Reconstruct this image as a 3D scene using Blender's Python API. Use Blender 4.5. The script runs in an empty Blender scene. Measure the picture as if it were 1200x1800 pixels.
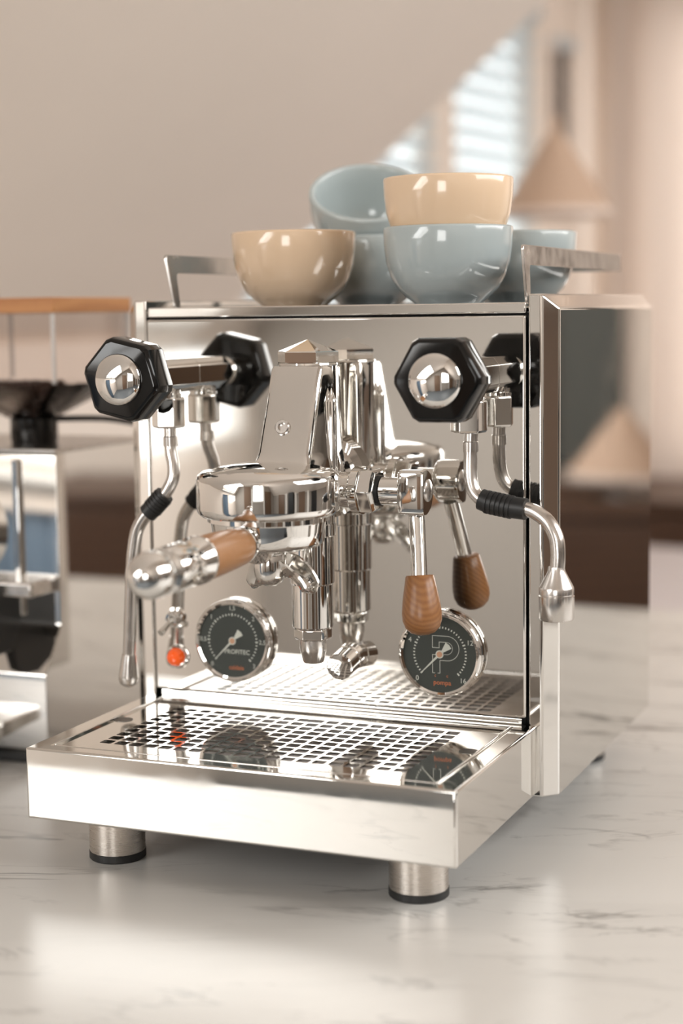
import bpy, bmesh, math, random
from mathutils import Vector, Matrix
random.seed(7)
R = math.radians
scene = bpy.context.scene
col = scene.collection

# ------------------------------------------------------------------ camera
cam_d = bpy.data.cameras.new('camera')
cam = bpy.data.objects.new('camera', cam_d)
col.objects.link(cam)
cam_d.sensor_fit = 'VERTICAL'
cam_d.sensor_height = 36.0
cam_d.sensor_width = 24.0
cam_d.lens = 59.70
_r = Vector((0.92203205, 0.38686955, -0.01374252))
_u = Vector((-0.03300245, 0.11392686, 0.99294084))
_f = Vector((-0.38570422, 0.91506974, -0.11781186))
cam.matrix_world = Matrix(((_r.x, _u.x, -_f.x, 0.437588), (_r.y, _u.y, -_f.y, -1.020073),
                           (_r.z, _u.z, -_f.z, 0.341694), (0, 0, 0, 1)))
cam_d.clip_start = 0.02
cam_d.dof.use_dof = True
cam_d.dof.focus_distance = 1.055
cam_d.dof.aperture_fstop = 3.4
scene.camera = cam

# ------------------------------------------------------------------ world, lights, exposure
world = bpy.data.worlds.new('sky')
scene.world = world
world.use_nodes = True
wb = world.node_tree.nodes['Background']
wb.inputs[0].default_value = (0.94, 0.98, 1.0, 1)
wb.inputs[1].default_value = 2.1

# room axes: m runs to the right, k runs away from the camera (unit vectors in plan)
MX, MY, KX, KY = 0.9907, -0.136, 0.136, 0.9907
def room(m, k, z):
    return (MX * m + KX * k, MY * m + KY * k, z)
SLOPE = 0.773
def slope_z(m):
    return 0.809 + SLOPE * (m + 0.512)

def area_light(name, loc, direction, sx, sy, power, color):
    d = bpy.data.lights.new(name, 'AREA')
    d.shape = 'RECTANGLE'; d.size = sx; d.size_y = sy
    d.energy = power; d.color = color
    o = bpy.data.objects.new(name, d)
    col.objects.link(o)
    o.location = loc
    z = -Vector(direction).normalized()
    x = Vector((KX, KY, 0)) if abs(z.x * KX + z.y * KY) < 0.5 else Vector((MX, MY, 0))
    y = z.cross(x).normalized(); x = y.cross(z).normalized()
    o.matrix_world = Matrix(((x.x, y.x, z.x, loc[0]), (x.y, y.y, z.y, loc[1]), (x.z, y.z, z.z, loc[2]), (0, 0, 0, 1)))
    return o
# daylight entering through the roof window in the slope at the front left
_n = Vector(room(SLOPE, 0, 0)) + Vector((0, 0, -1))
_mc = -0.71
area_light('skylight_daylight', Vector(room(_mc, -2.1, slope_z(_mc) + 0.05)), _n, 1.55, 1.0, 48, (1.0, 0.985, 0.96))
# daylight entering through the window of the gable behind the camera
area_light('gable_window_daylight', Vector(room(1.05, -3.33, 0.55)), room(0, 1, 0), 0.9, 1.0, 24, (1.0, 0.97, 0.93))
# added light low in the knee wall, for a bright reflection in the front panel
area_light('knee_reflection_light', Vector(room(-1.2, -2.70, 0.13)), room(1, 0, 0), 1.20, 0.26, 1.5, (1.0, 0.985, 0.96))
# daylight through the dormer windows at the back
area_light('dormer_window_daylight', Vector(room(-1.26, 2.3, 0.62)), room(1, 0, 0), 1.2, 0.6, 3.8, (1.0, 0.98, 0.97))
# daylight through the window behind the long curtain
area_light('curtain_window_daylight', Vector(room(-0.4, 3.37, 0.5)), room(0, -1, 0), 1.2, 1.2, 11, (1.0, 0.965, 0.93))
# added fill light in a made-up roof opening of the unseen opposite slope
_n2 = Vector(room(-SLOPE, 0, 0)) + Vector((0, 0, -1))
_m2 = 1.9
area_light('right_roof_fill_light', Vector(room(_m2, 1.1, slope_z(0.9) - SLOPE * (_m2 - 0.9) + 0.05)), _n2, 3.0, 0.95, 66, (1.0, 0.975, 0.945))

scene.view_settings.view_transform = 'Standard'
scene.view_settings.look = 'None'
scene.view_settings.gamma = 1.0
scene.view_settings.exposure = -0.30
try:
    scene.view_settings.use_curve_mapping = False
except Exception:
    pass
scene.cycles.use_denoising = True
scene.cycles.max_bounces = 12
scene.cycles.glossy_bounces = 8
scene.cycles.diffuse_bounces = 4
scene.cycles.transparent_max_bounces = 12
scene.cycles.caustics_reflective = False
scene.cycles.caustics_refractive = False
scene.cycles.sample_clamp_indirect = 4.0

# ------------------------------------------------------------------ materials
def nt(name):
    m = bpy.data.materials.new(name); m.use_nodes = True
    return m, m.node_tree.nodes, m.node_tree.links, m.node_tree.nodes['Principled BSDF']
def mat(name, color, rough=0.5, metal=0.0, coat=0.0, spec=None, emit=None, estr=0.0):
    m, n, l, b = nt(name)
    b.inputs['Base Color'].default_value = (*color, 1)
    b.inputs['Roughness'].default_value = rough
    b.inputs['Metallic'].default_value = metal
    b.inputs['Coat Weight'].default_value = coat
    b.inputs['Coat Roughness'].default_value = 0.04
    if spec is not None: b.inputs['Specular IOR Level'].default_value = spec
    if emit: b.inputs['Emission Color'].default_value = (*emit, 1); b.inputs['Emission Strength'].default_value = estr
    return m
def steel(name, color, r0, r1, scale, bump=0.0, bscale=6.0, stretch=(1, 1, 1)):
    """metal with faint smears in its gloss and slight waviness of the sheet"""
    m, n, l, b = nt(name)
    b.inputs['Base Color'].default_value = (*color, 1)
    b.inputs['Metallic'].default_value = 1.0
    tc = n.new('ShaderNodeTexCoord'); mp = n.new('ShaderNodeMapping'); mp.inputs['Scale'].default_value = stretch
    l.new(tc.outputs['Object'], mp.inputs['Vector'])
    ns = n.new('ShaderNodeTexNoise'); ns.inputs['Scale'].default_value = scale; ns.inputs['Detail'].default_value = 6
    l.new(mp.outputs[0], ns.inputs['Vector'])
    mr = n.new('ShaderNodeMapRange'); mr.inputs['From Min'].default_value = 0.35; mr.inputs['From Max'].default_value = 0.7
    mr.inputs['To Min'].default_value = r0; mr.inputs['To Max'].default_value = r1
    l.new(ns.outputs['Fac'], mr.inputs['Value']); l.new(mr.outputs[0], b.inputs['Roughness'])
    if bump:
        n2 = n.new('ShaderNodeTexNoise'); n2.inputs['Scale'].default_value = bscale; n2.inputs['Detail'].default_value = 1
        l.new(mp.outputs[0], n2.inputs['Vector'])
        bp = n.new('ShaderNodeBump'); bp.inputs['Strength'].default_value = bump; bp.inputs['Distance'].default_value = 0.002
        l.new(n2.outputs['Fac'], bp.inputs['Height']); l.new(bp.outputs[0], b.inputs['Normal'])
    return m
def wood(name, c1, c2, scale, rings=12.0, rot=(0, 0, 0), rough=0.4):
    m, n, l, b = nt(name)
    tc = n.new('ShaderNodeTexCoord'); mp = n.new('ShaderNodeMapping')
    mp.inputs['Rotation'].default_value = rot; mp.inputs['Scale'].default_value = (scale,) * 3
    l.new(tc.outputs['Object'], mp.inputs['Vector'])
    w = n.new('ShaderNodeTexWave'); w.wave_type = 'RINGS'; w.rings_direction = 'Z'
    w.inputs['Scale'].default_value = rings; w.inputs['Distortion'].default_value = 2.2; w.inputs['Detail'].default_value = 3
    w.inputs['Detail Scale'].default_value = 1.2
    l.new(mp.outputs[0], w.inputs['Vector'])
    ns = n.new('ShaderNodeTexNoise'); ns.inputs['Scale'].default_value = 30; ns.inputs['Detail'].default_value = 5
    mp2 = n.new('ShaderNodeMapping'); mp2.inputs['Scale'].default_value = (scale * 3, scale * 3, scale * 0.25)
    l.new(tc.outputs['Object'], mp2.inputs['Vector']); l.new(mp2.outputs[0], ns.inputs['Vector'])
    mx = n.new('ShaderNodeMath'); mx.operation = 'MULTIPLY_ADD'; mx.inputs[1].default_value = 0.5; 
    l.new(w.outputs['Fac'], mx.inputs[0]); 
    mm = n.new('ShaderNodeMath'); mm.operation = 'MULTIPLY'; mm.inputs[1].default_value = 0.5
    l.new(ns.outputs['Fac'], mm.inputs[0]); l.new(mm.outputs[0], mx.inputs[2])
    cr = n.new('ShaderNodeValToRGB')
    cr.color_ramp.elements[0].position = 0.15; cr.color_ramp.elements[0].color = (*c1, 1)
    cr.color_ramp.elements[1].position = 0.85; cr.color_ramp.elements[1].color = (*c2, 1)
    l.new(mx.outputs[0], cr.inputs[0]); l.new(cr.outputs[0], b.inputs['Base Color'])
    b.inputs['Roughness'].default_value = rough
    return m
def plaster(name, color, var=0.04):
    m, n, l, b = nt(name)
    tc = n.new('ShaderNodeTexCoord'); ns = n.new('ShaderNodeTexNoise')
    ns.inputs['Scale'].default_value = 3.0; ns.inputs['Detail'].default_value = 5
    l.new(tc.outputs['Object'], ns.inputs['Vector'])
    cr = n.new('ShaderNodeValToRGB')
    cr.color_ramp.elements[0].color = (*[c * (1 - var) for c in color], 1)
    cr.color_ramp.elements[1].color = (*[min(1, c * (1 + var)) for c in color], 1)
    l.new(ns.outputs['Fac'], cr.inputs[0]); l.new(cr.outputs[0], b.inputs['Base Color'])
    b.inputs['Roughness'].default_value = 0.85
    return m
def clear_plastic(name, tint, fac):
    """thin clear acrylic: lets light through, mirrors at grazing angles"""
    m = bpy.data.materials.new(name); m.use_nodes = True
    n, l = m.node_tree.nodes, m.node_tree.links; n.clear()
    out = n.new('ShaderNodeOutputMaterial'); mix = n.new('ShaderNodeMixShader')
    tr = n.new('ShaderNodeBsdfTransparent'); tr.inputs[0].default_value = (*tint, 1)
    gl = n.new('ShaderNodeBsdfGlossy'); gl.inputs['Roughness'].default_value = 0.06
    lw = n.new('ShaderNodeLayerWeight'); lw.inputs[0].default_value = fac
    l.new(lw.outputs['Fresnel'], mix.inputs[0]); l.new(tr.outputs[0], mix.inputs[1]); l.new(gl.outputs[0], mix.inputs[2])
    l.new(mix.outputs[0], out.inputs[0])
    return m
def marble_mat():
    m, n, l, b = nt('white_marble')
    tc = n.new('ShaderNodeTexCoord')
    mp0 = n.new('ShaderNodeMapping'); mp0.inputs['Rotation'].default_value = (0, 0, R(-17))
    mp = n.new('ShaderNodeMapping'); mp.inputs['Scale'].default_value = (1.0, 3.4, 1.0)
    l.new(tc.outputs['Object'], mp0.inputs['Vector']); l.new(mp0.outputs[0], mp.inputs['Vector'])
    def vein(scale, dist, width, detail):
        ns = n.new('ShaderNodeTexNoise'); ns.inputs['Scale'].default_value = scale; ns.inputs['Detail'].default_value = detail
        ns.inputs['Roughness'].default_value = 0.55; ns.inputs['Distortion'].default_value = dist
        l.new(mp.outputs[0], ns.inputs['Vector'])
        s = n.new('ShaderNodeMath'); s.operation = 'SUBTRACT'; s.inputs[1].default_value = 0.5; l.new(ns.outputs['Fac'], s.inputs[0])
        a = n.new('ShaderNodeMath'); a.operation = 'ABSOLUTE'; l.new(s.outputs[0], a.inputs[0])
        r = n.new('ShaderNodeMapRange'); r.interpolation_type = 'SMOOTHSTEP'
        r.inputs['From Min'].default_value = 0.0; r.inputs['From Max'].default_value = width
        r.inputs['To Min'].default_value = 1.0; r.inputs['To Max'].default_value = 0.0
        l.new(a.outputs[0], r.inputs['Value']); return r.outputs[0]
    v1 = vein(2.3, 0.9, 0.016, 6); v2 = vein(4.6, 1.2, 0.014, 7); v3 = vein(1.5, 0.6, 0.09, 5)
    mk_ = n.new('ShaderNodeTexNoise'); mk_.inputs['Scale'].default_value = 6.0; mk_.inputs['Detail'].default_value = 3
    l.new(mp.outputs[0], mk_.inputs['Vector'])
    mr = n.new('ShaderNodeMapRange'); mr.inputs['From Min'].default_value = 0.44; mr.inputs['From Max'].default_value = 0.64
    l.new(mk_.outputs['Fac'], mr.inputs['Value'])
    def mul(a, k):
        x = n.new('ShaderNodeMath'); x.operation = 'MULTIPLY'; l.new(a, x.inputs[0])
        if isinstance(k, float): x.inputs[1].default_value = k
        else: l.new(k, x.inputs[1])
        return x.outputs[0]
    def add(a, c):
        x = n.new('ShaderNodeMath'); x.operation = 'ADD'; x.use_clamp = True; l.new(a, x.inputs[0]); l.new(c, x.inputs[1]); return x.outputs[0]
    tot = add(add(mul(mul(v1, mr.outputs[0]), 0.75), mul(mul(v2, mr.outputs[0]), 0.45)), mul(v3, 0.07))
    mx = n.new('ShaderNodeMix'); mx.data_type = 'RGBA'
    mx.inputs[6].default_value = (0.66, 0.64, 0.605, 1); mx.inputs[7].default_value = (0.15, 0.14, 0.13, 1)
    l.new(tot, mx.inputs[0]); l.new(mx.outputs[2], b.inputs['Base Color'])
    b.inputs['Roughness'].default_value = 0.30
    return m

CHROME = steel('polished_chrome', (0.83, 0.82, 0.80), 0.015, 0.05, 60)
PANEL = steel('mirror_steel_sheet', (0.80, 0.785, 0.76), 0.02, 0.055, 25, bump=0.012, bscale=9)
GRATEM = steel('worn_grate_steel', (0.78, 0.765, 0.735), 0.03, 0.09, 40, bump=0.004, bscale=10)
PANB = mat('dull_drip_pan', (0.36, 0.305, 0.275), 0.45)
TRAYM = steel('scuffed_mirror_steel', (0.80, 0.785, 0.755), 0.03, 0.09, 40, bump=0.006, bscale=10)
SATIN = steel('satin_steel', (0.66, 0.63, 0.60), 0.16, 0.28, 80)
BRUSH = steel('brushed_steel', (0.62, 0.57, 0.52), 0.24, 0.36, 90, stretch=(1, 1, 12))
CAST = steel('cast_polished_brass_chrome', (0.72, 0.70, 0.67), 0.08, 0.2, 120)
BLACKK = mat('glossy_black_plastic', (0.004, 0.004, 0.004), 0.10, spec=0.4)
RUBBER = mat('black_rubber', (0.012, 0.012, 0.012), 0.45)
DARK = mat('dark_painted_metal', (0.01, 0.01, 0.01), 0.5)
PANM = steel('dull_pan_steel', (0.16, 0.145, 0.13), 0.3, 0.45, 30)
WOODK = wood('oak_lever_wood', (0.36, 0.165, 0.062), (0.26, 0.11, 0.04), 40, 3.0, (R(20), R(60), 0), 0.32)
WOODH = wood('walnut_handle_wood', (0.42, 0.21, 0.095), (0.32, 0.15, 0.06), 16, 1.2, (R(90), 0, 0), 0.36)
WOODL = wood('light_wood_lid', (0.62, 0.29, 0.11), (0.50, 0.21, 0.075), 8, 3, (0, R(90), 0), 0.5)
WOODB = wood('dark_brown_wood', (0.10, 0.048, 0.025), (0.065, 0.03, 0.016), 4, 3, (0, R(90), 0), 0.45)
PEACH = mat('peach_glazed_ceramic', (0.83, 0.62, 0.43), 0.13, coat=0.5)
BLUE = mat('grey_blue_glazed_ceramic', (0.46, 0.52, 0.525), 0.13, coat=0.5)
DIAL = mat('dark_grey_dial', (0.045, 0.048, 0.043), 0.5)
PRINT = mat('white_dial_print', (0.80, 0.78, 0.72), 0.5)
ORANGEP = mat('orange_dial_print', (0.70, 0.20, 0.08), 0.5)
PINKP = mat('pale_orange_pin', (0.75, 0.40, 0.26), 0.4)
GLASS = clear_plastic('gauge_glass', (0.97, 0.98, 0.97), 0.06)
ACRYL = clear_plastic('clear_acrylic', (0.95, 0.93, 0.92), 0.09)
ACRYLE = mat('acrylic_edge_glint', (0.92, 0.90, 0.88), 0.3)
ACRYLE.node_tree.nodes['Principled BSDF'].inputs['Alpha'].default_value = 0.45  # whitish colour imitates the glint along the clear edges
AMBER = mat('amber_lens', (0.85, 0.10, 0.01), 0.12, coat=0.6, emit=(1.0, 0.12, 0.01), estr=0.55)
BEAN = mat('roasted_coffee_bean', (0.045, 0.02, 0.011), 0.4)
MARBLE = marble_mat()
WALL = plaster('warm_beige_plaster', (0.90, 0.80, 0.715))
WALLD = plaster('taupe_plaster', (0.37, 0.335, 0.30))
WHITEP = plaster('white_paint', (0.80, 0.77, 0.73))
FLOORM = wood('grey_floor_boards', (0.12, 0.135, 0.145), (0.09, 0.10, 0.11), 2, 3, (0, R(90), 0), 0.45)
def cloth(name, color, trans):
    m, n, l, b = nt(name)
    b.inputs['Base Color'].default_value = (*color, 1); b.inputs['Roughness'].default_value = 0.9
    t = n.new('ShaderNodeBsdfTranslucent'); t.inputs[0].default_value = (*color, 1)
    mix = n.new('ShaderNodeMixShader'); mix.inputs[0].default_value = trans
    l.new(b.outputs[0], mix.inputs[1]); l.new(t.outputs[0], mix.inputs[2])
    l.new(mix.outputs[0], n['Material Output'].inputs[0])
    return m
CURT = cloth('cream_curtain_cloth', (0.88, 0.80, 0.74), 0.45)
SLATM = mat('pale_grey_blind_slat', (0.62, 0.66, 0.68), 0.45)
SHADEM = mat('tan_lamp_shade', (0.60, 0.43, 0.32), 0.7)
SHADER = mat('pale_lamp_rim', (0.86, 0.72, 0.63), 0.6)
CABM = mat('white_lacquer', (0.75, 0.72, 0.68), 0.35)
BLUEM = mat('steel_blue_cloth', (0.13, 0.18, 0.24), 0.8)
BROWND = mat('brown_door_paint', (0.16, 0.10, 0.065), 0.45)

# ------------------------------------------------------------------ mesh helpers (all lengths in mm unless noted)
def box(x0, x1, y0, y1, z0, z1):
    v = [(x, y, z) for z in (z0, z1) for y in (y0, y1) for x in (x0, x1)]
    return v, [(0, 1, 3, 2), (4, 6, 7, 5), (0, 4, 5, 1), (2, 3, 7, 6), (0, 2, 6, 4), (1, 5, 7, 3)]
def frame_from(axis):
    a = Vector(axis).normalized()
    h = Vector((0, 0, 1)) if abs(a.z) < 0.9 else Vector((1, 0, 0))
    x = h.cross(a).normalized(); y = a.cross(x)
    return x, y, a
def lathe(prof, origin=(0, 0, 0), axis=(0, 0, 1), seg=48, twist=0.0, closed=False):
    """prof: list of (radius, height along axis)"""
    x, y, a = frame_from(axis); o = Vector(origin)
    v, f, rings = [], [], []
    for r, hgt in prof:
        if r < 1e-6:
            rings.append([len(v)]); v.append(tuple(o + a * hgt))
        else:
            st = len(v)
            for i in range(seg):
                t = 2 * math.pi * i / seg + twist
                v.append(tuple(o + a * hgt + x * (r * math.cos(t)) + y * (r * math.sin(t))))
            rings.append(list(range(st, st + seg)))
    pairs = list(zip(rings, rings[1:])) + ([(rings[-1], rings[0])] if closed else [])
    for A, B in pairs:
        for i in range(seg):
            j = (i + 1) % seg
            if len(A) == 1 and len(B) == 1: continue
            if len(A) == 1: f.append((A[0], B[i], B[j]))
            elif len(B) == 1: f.append((A[i], B[0], A[j]))
            else: f.append((A[i], B[i], B[j], A[j]))
    if not closed:
        for k_, ring in ((0, rings[0]), (1, rings[-1])):
            if len(ring) > 1: f.append(tuple(ring))
    return v, f
def loft(rings, cap=True):
    v, f = [], []
    n = len(rings[0])
    for r in rings: v += [tuple(p) for p in r]
    for k_ in range(len(rings) - 1):
        for i in range(n):
            j = (i + 1) % n
            f.append((k_ * n + i, k_ * n + j, (k_ + 1) * n + j, (k_ + 1) * n + i))
    if cap:
        f.append(tuple(range(n))); f.append(tuple((len(rings) - 1) * n + i for i in range(n)))
    return v, f
def prism(outline, axis, a0, a1):
    """outline of 2D points extruded along axis: 'x' -> (y,z), 'y' -> (x,z), 'z' -> (x,y)"""
    def p(u, w, a):
        return (a, u, w) if axis == 'x' else (u, a, w) if axis == 'y' else (u, w, a)
    return loft([[p(u, w, a0) for u, w in outline], [p(u, w, a1) for u, w in outline]])
def catmull(pts, n=8):
    P = [Vector(p) for p in pts]; P = [P[0] * 2 - P[1]] + P + [P[-1] * 2 - P[-2]]
    out = []
    for i in range(1, len(P) - 2):
        a, b, c, d = P[i - 1:i + 3]
        for k_ in range(n):
            t = k_ / n
            out.append(0.5 * ((2 * b) + (-a + c) * t + (2 * a - 5 * b + 4 * c - d) * t * t + (-a + 3 * b - 3 * c + d) * t ** 3))
    out.append(P[-2]); return out
def tube(pts, rad, seg=20, smooth=8):
    P = catmull(pts, smooth) if smooth else [Vector(p) for p in pts]
    n = len(P)
    rr = [rad] * n if not isinstance(rad, (list, tuple)) else [rad[min(len(rad) - 1, int(i * (len(rad) - 1) / (n - 1)))] + (rad[min(len(rad) - 1, int(i * (len(rad) - 1) / (n - 1)) + 1)] - rad[int(i * (len(rad) - 1) / (n - 1))]) * ((i * (len(rad) - 1) / (n - 1)) % 1) for i in range(n)]
    t0 = (P[1] - P[0]).normalized(); x, y, _ = frame_from(t0)
    rings = []
    for i in range(n):
        t = (P[min(i + 1, n - 1)] - P[max(i - 1, 0)]).normalized()
        x = (x - t * x.dot(t)).normalized(); y = t.cross(x)
        rings.append([P[i] + x * (rr[i] * math.cos(2 * math.pi * q / seg)) + y * (rr[i] * math.sin(2 * math.pi * q / seg)) for q in range(seg)])
    return loft(rings)
def ngon(n, r, rot=0.0, c=(0, 0)):
    return [(c[0] + r * math.cos(rot + 2 * math.pi * i / n), c[1] + r * math.sin(rot + 2 * math.pi * i / n)) for i in range(n)]
def rounded(poly, rad, n=4):
    """round the corners of a 2D polygon"""
    out = []; N = len(poly)
    for i in range(N):
        p0, p, p1 = Vector(poly[i - 1]), Vector(poly[i]), Vector(poly[(i + 1) % N])
        a = (p0 - p); b = (p1 - p); d = min(rad, a.length * 0.49, b.length * 0.49)
        a = p + a.normalized() * d; b = p + b.normalized() * d
        for k_ in range(n + 1):
            t = k_ / n
            q = a * (1 - t) ** 2 + p * (2 * t * (1 - t)) + b * t * t
            out.append((q.x, q.y))
    return out
def shift(d, dx=0, dy=0, dz=0):
    return [(x + dx, y + dy, z + dz) for x, y, z in d[0]], d[1]
def move(d, M):
    return [tuple(M @ Vector(p)) for p in d[0]], d[1]
def rbox(m0, m1, k0, k1, z0, z1):
    """box in room axes, metres -> mm"""
    v, f = box(m0, m1, k0, k1, z0, z1)
    return [tuple(c * 1000 for c in room(*p)) for p in v], f
def rpts(d):
    return [tuple(c * 1000 for c in room(*p)) for p in d[0]], d[1]

def root_of(o):
    while o.parent: o = o.parent
    return o
def mk(name, parts, material, parent=None, sharp=32, bevel=0.0, bseg=2, mats=None):
    if isinstance(parts, tuple): parts = [parts]
    off = root_of(parent).location if parent else Vector((0, 0, 0))
    bm = bmesh.new()
    for v, f in parts:
        vs = [bm.verts.new((p[0] * 0.001 - off.x, p[1] * 0.001 - off.y, p[2] * 0.001 - off.z)) for p in v]
        for q in f:
            try: bm.faces.new([vs[i] for i in q])
            except ValueError: pass
    bmesh.ops.recalc_face_normals(bm, faces=bm.faces)
    me = bpy.data.meshes.new(name); bm.to_mesh(me); bm.free()
    me.materials.append(material)
    me.shade_smooth(); me.set_sharp_from_angle(angle=R(sharp))
    o = bpy.data.objects.new(name, me); col.objects.link(o)
    if parent: o.parent = parent
    if bevel:
        b = o.modifiers.new('bevel', 'BEVEL'); b.width = bevel * 0.001; b.segments = bseg
        b.limit_method = 'ANGLE'; b.angle_limit = R(32); b.harden_normals = False
    return o
def empty(name, loc_mm):
    o = bpy.data.objects.new(name, None); col.objects.link(o)
    o.location = Vector(loc_mm) * 0.001; o.empty_display_size = 0.02
    return o
def tag(o, label=None, cat=None, group=None, kind=None):
    if label: o['label'] = label
    if cat: o['category'] = cat
    if group: o['group'] = group
    if kind: o['kind'] = kind
    return o
def struct(o, label=None):
    o['kind'] = 'structure'
    if label: o['label'] = label
    return o
def clone(o, parent, dx=0, dy=0, dz=0):
    c = o.copy(); col.objects.link(c); c.parent = parent
    c.location = o.location + Vector((dx, dy, dz)) * 0.001
    return c
def text_data(s, size, x, z, y, bold=0.0, align='CENTER', rot=0.0):
    """lettering standing in the XZ plane, facing -Y; returns (verts, faces) in mm"""
    c = bpy.data.curves.new('lettering', 'FONT'); c.body = s; c.size = size; c.align_x = align; c.align_y = 'CENTER'
    c.offset = bold; c.resolution_u = 3
    o = bpy.data.objects.new('lettering', c); col.objects.link(o)
    dg = bpy.context.evaluated_depsgraph_get()
    me = bpy.data.meshes.new_from_object(o.evaluated_get(dg))
    cr, sr = math.cos(rot), math.sin(rot)
    v = [(x + p.co.x * cr - p.co.y * sr, y, z + p.co.x * sr + p.co.y * cr) for p in me.vertices]
    f = [tuple(p.vertices) for p in me.polygons]
    bpy.data.objects.remove(o); bpy.data.curves.remove(c); bpy.data.meshes.remove(me)
    return v, f

# ------------------------------------------------------------------ the room
M0, M1, K0, K1, ZF = -1.15, 2.95, -3.4, 3.3, -0.9
RIDGE = 0.9
struct(mk('floor', rbox(M0 - .1, M1 + .1, K0 - .1, K1 + .1, ZF - .08, ZF), FLOORM))
T = 0.10
def slope_slab(name, mlo, mhi, klo, khi, right=False):
    def zz(m): return slope_z(m) if not right else slope_z(RIDGE) - SLOPE * (m - RIDGE)
    v = [(m, k, zz(m) + dz) for dz in (0, T) for k in (klo, khi) for m in (mlo, mhi)]
    return rpts((v, [(0, 1, 3, 2), (4, 6, 7, 5), (0, 4, 5, 1), (2, 3, 7, 6), (0, 2, 6, 4), (1, 5, 7, 3)]))
DK = 1.513                       # where the dormer starts
SM0, SM1, SK0, SK1 = -1.11, -0.30, -2.88, -1.32   # roof window opening
MD = 0.058
struct(mk('ceiling', [slope_slab('a', M0 - .1, RIDGE, K0, SK0), slope_slab('b', M0 - .1, SM0, SK0, SK1), slope_slab('c', SM1, RIDGE, SK0, SK1),
                      slope_slab('d', M0 - .1, RIDGE, SK1, DK), slope_slab('e', MD, RIDGE, DK, K1),
                      slope_slab('f', RIDGE, 1.52, K0, K1, True), slope_slab('g', 2.28, M1 + .1, K0, K1, True),
                      slope_slab('h', 1.52, 2.28, K0, -0.42, True), slope_slab('i', 1.52, 2.28, 2.62, K1, True),  # gap left for the added fill light
                      rbox(M0 - .1, MD + .15, DK, K1, 1.25, 1.35)], WALL), 'sloping beige attic ceiling cut open for the dormer')
cheek = [(M0 - .1, slope_z(M0 - .1) + .02), (MD, 1.25), (MD, 1.36), (M0 - .1, 1.36)]
struct(mk('trim_1', rpts(loft([[(m, k, z) for m, z in cheek] for k in (DK - .06, DK - .001)])), WALL))
# window wall of the dormer with three openings, knee wall below
WIN = [(1.62, 2.37, 0.30, 1.04), (2.468, 2.895, 0.30, 1.04), (2.985, 3.105, 0.66, 0.985)]
BD0, BD1 = -3.34, -2.06            # opening in the knee wall for the added reflection light
pieces = [rbox(M0 - .12, M0, BD1, K1 + .1, ZF, 0.30), rbox(M0 - .12, M0, K0 - .1, BD0, ZF, 0.30), rbox(M0 - .12, M0, BD0, BD1, 0.27, 0.30), rbox(M0 - .12, M0, BD0, BD1, ZF, -0.01), rbox(M0 - .05, M0, DK - .06, K1 + .1, 1.04, 1.36),
          rbox(M0 - .05, M0, DK - .06, WIN[0][0], 0.30, 1.04), rbox(M0 - .05, M0, WIN[0][1], WIN[1][0], 0.30, 1.04),
          rbox(M0 - .05, M0, WIN[1][1], WIN[2][0], 0.30, 1.04), rbox(M0 - .05, M0, WIN[2][1], K1 + .1, 0.30, 1.04),
          rbox(M0 - .05, M0, WIN[2][0], WIN[2][1], 0.985, 1.04), rbox(M0 - .05, M0, WIN[2][0], WIN[2][1], 0.30, 0.66)]
struct(mk('wall_left', pieces, WALL))
BW = (-1.0, 0.2, -0.1, 1.1)
struct(mk('wall_back', [rbox(M0, BW[0], K1, K1 + .1, ZF, 2.1), rbox(BW[1], M1 + .1, K1, K1 + .1, ZF, 2.1), rbox(BW[0], BW[1], K1, K1 + .1, ZF, BW[2]), rbox(BW[0], BW[1], K1, K1 + .1, BW[3], 2.1)], WALL))
struct(mk('window_7', [rbox(BW[0], BW[0] + .05, K1, K1 + .04, BW[2], BW[3]), rbox(BW[1] - .05, BW[1], K1, K1 + .04, BW[2], BW[3]), rbox(BW[0], BW[1], K1, K1 + .04, BW[2], BW[2] + .05), rbox(BW[0], BW[1], K1, K1 + .04, BW[3] - .05, BW[3])], WHITEP))
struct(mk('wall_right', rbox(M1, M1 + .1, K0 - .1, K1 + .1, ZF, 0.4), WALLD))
# gable wall behind the camera with its window opening
GW = (0.58, 1.52, 0.02, 1.08)
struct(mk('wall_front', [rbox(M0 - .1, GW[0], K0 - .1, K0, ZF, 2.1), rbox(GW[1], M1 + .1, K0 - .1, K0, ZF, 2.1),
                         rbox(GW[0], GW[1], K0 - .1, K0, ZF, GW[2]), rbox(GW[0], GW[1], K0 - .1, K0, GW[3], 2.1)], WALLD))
wf = struct(mk('window_4', [rbox(GW[0] - .05, GW[0], K0, K0 + .03, GW[2] - .05, GW[3] + .05), rbox(GW[1], GW[1] + .05, K0, K0 + .03, GW[2] - .05, GW[3] + .05),
                            rbox(GW[0], GW[1], K0, K0 + .03, GW[2] - .05, GW[2]), rbox(GW[0], GW[1], K0, K0 + .03, GW[3], GW[3] + .05)], WHITEP))
struct(mk('window_8', [rbox(M0 - .06, M0 - .01, BD0, BD0 + .03, -0.01, 0.27), rbox(M0 - .06, M0 - .01, BD1 - .03, BD1, -0.01, 0.27),
                       rbox(M0 - .06, M0 - .01, BD0, BD1, -0.01, 0.02), rbox(M0 - .06, M0 - .01, BD0, BD1, 0.24, 0.27)], WHITEP))  # frame around the added low light
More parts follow.
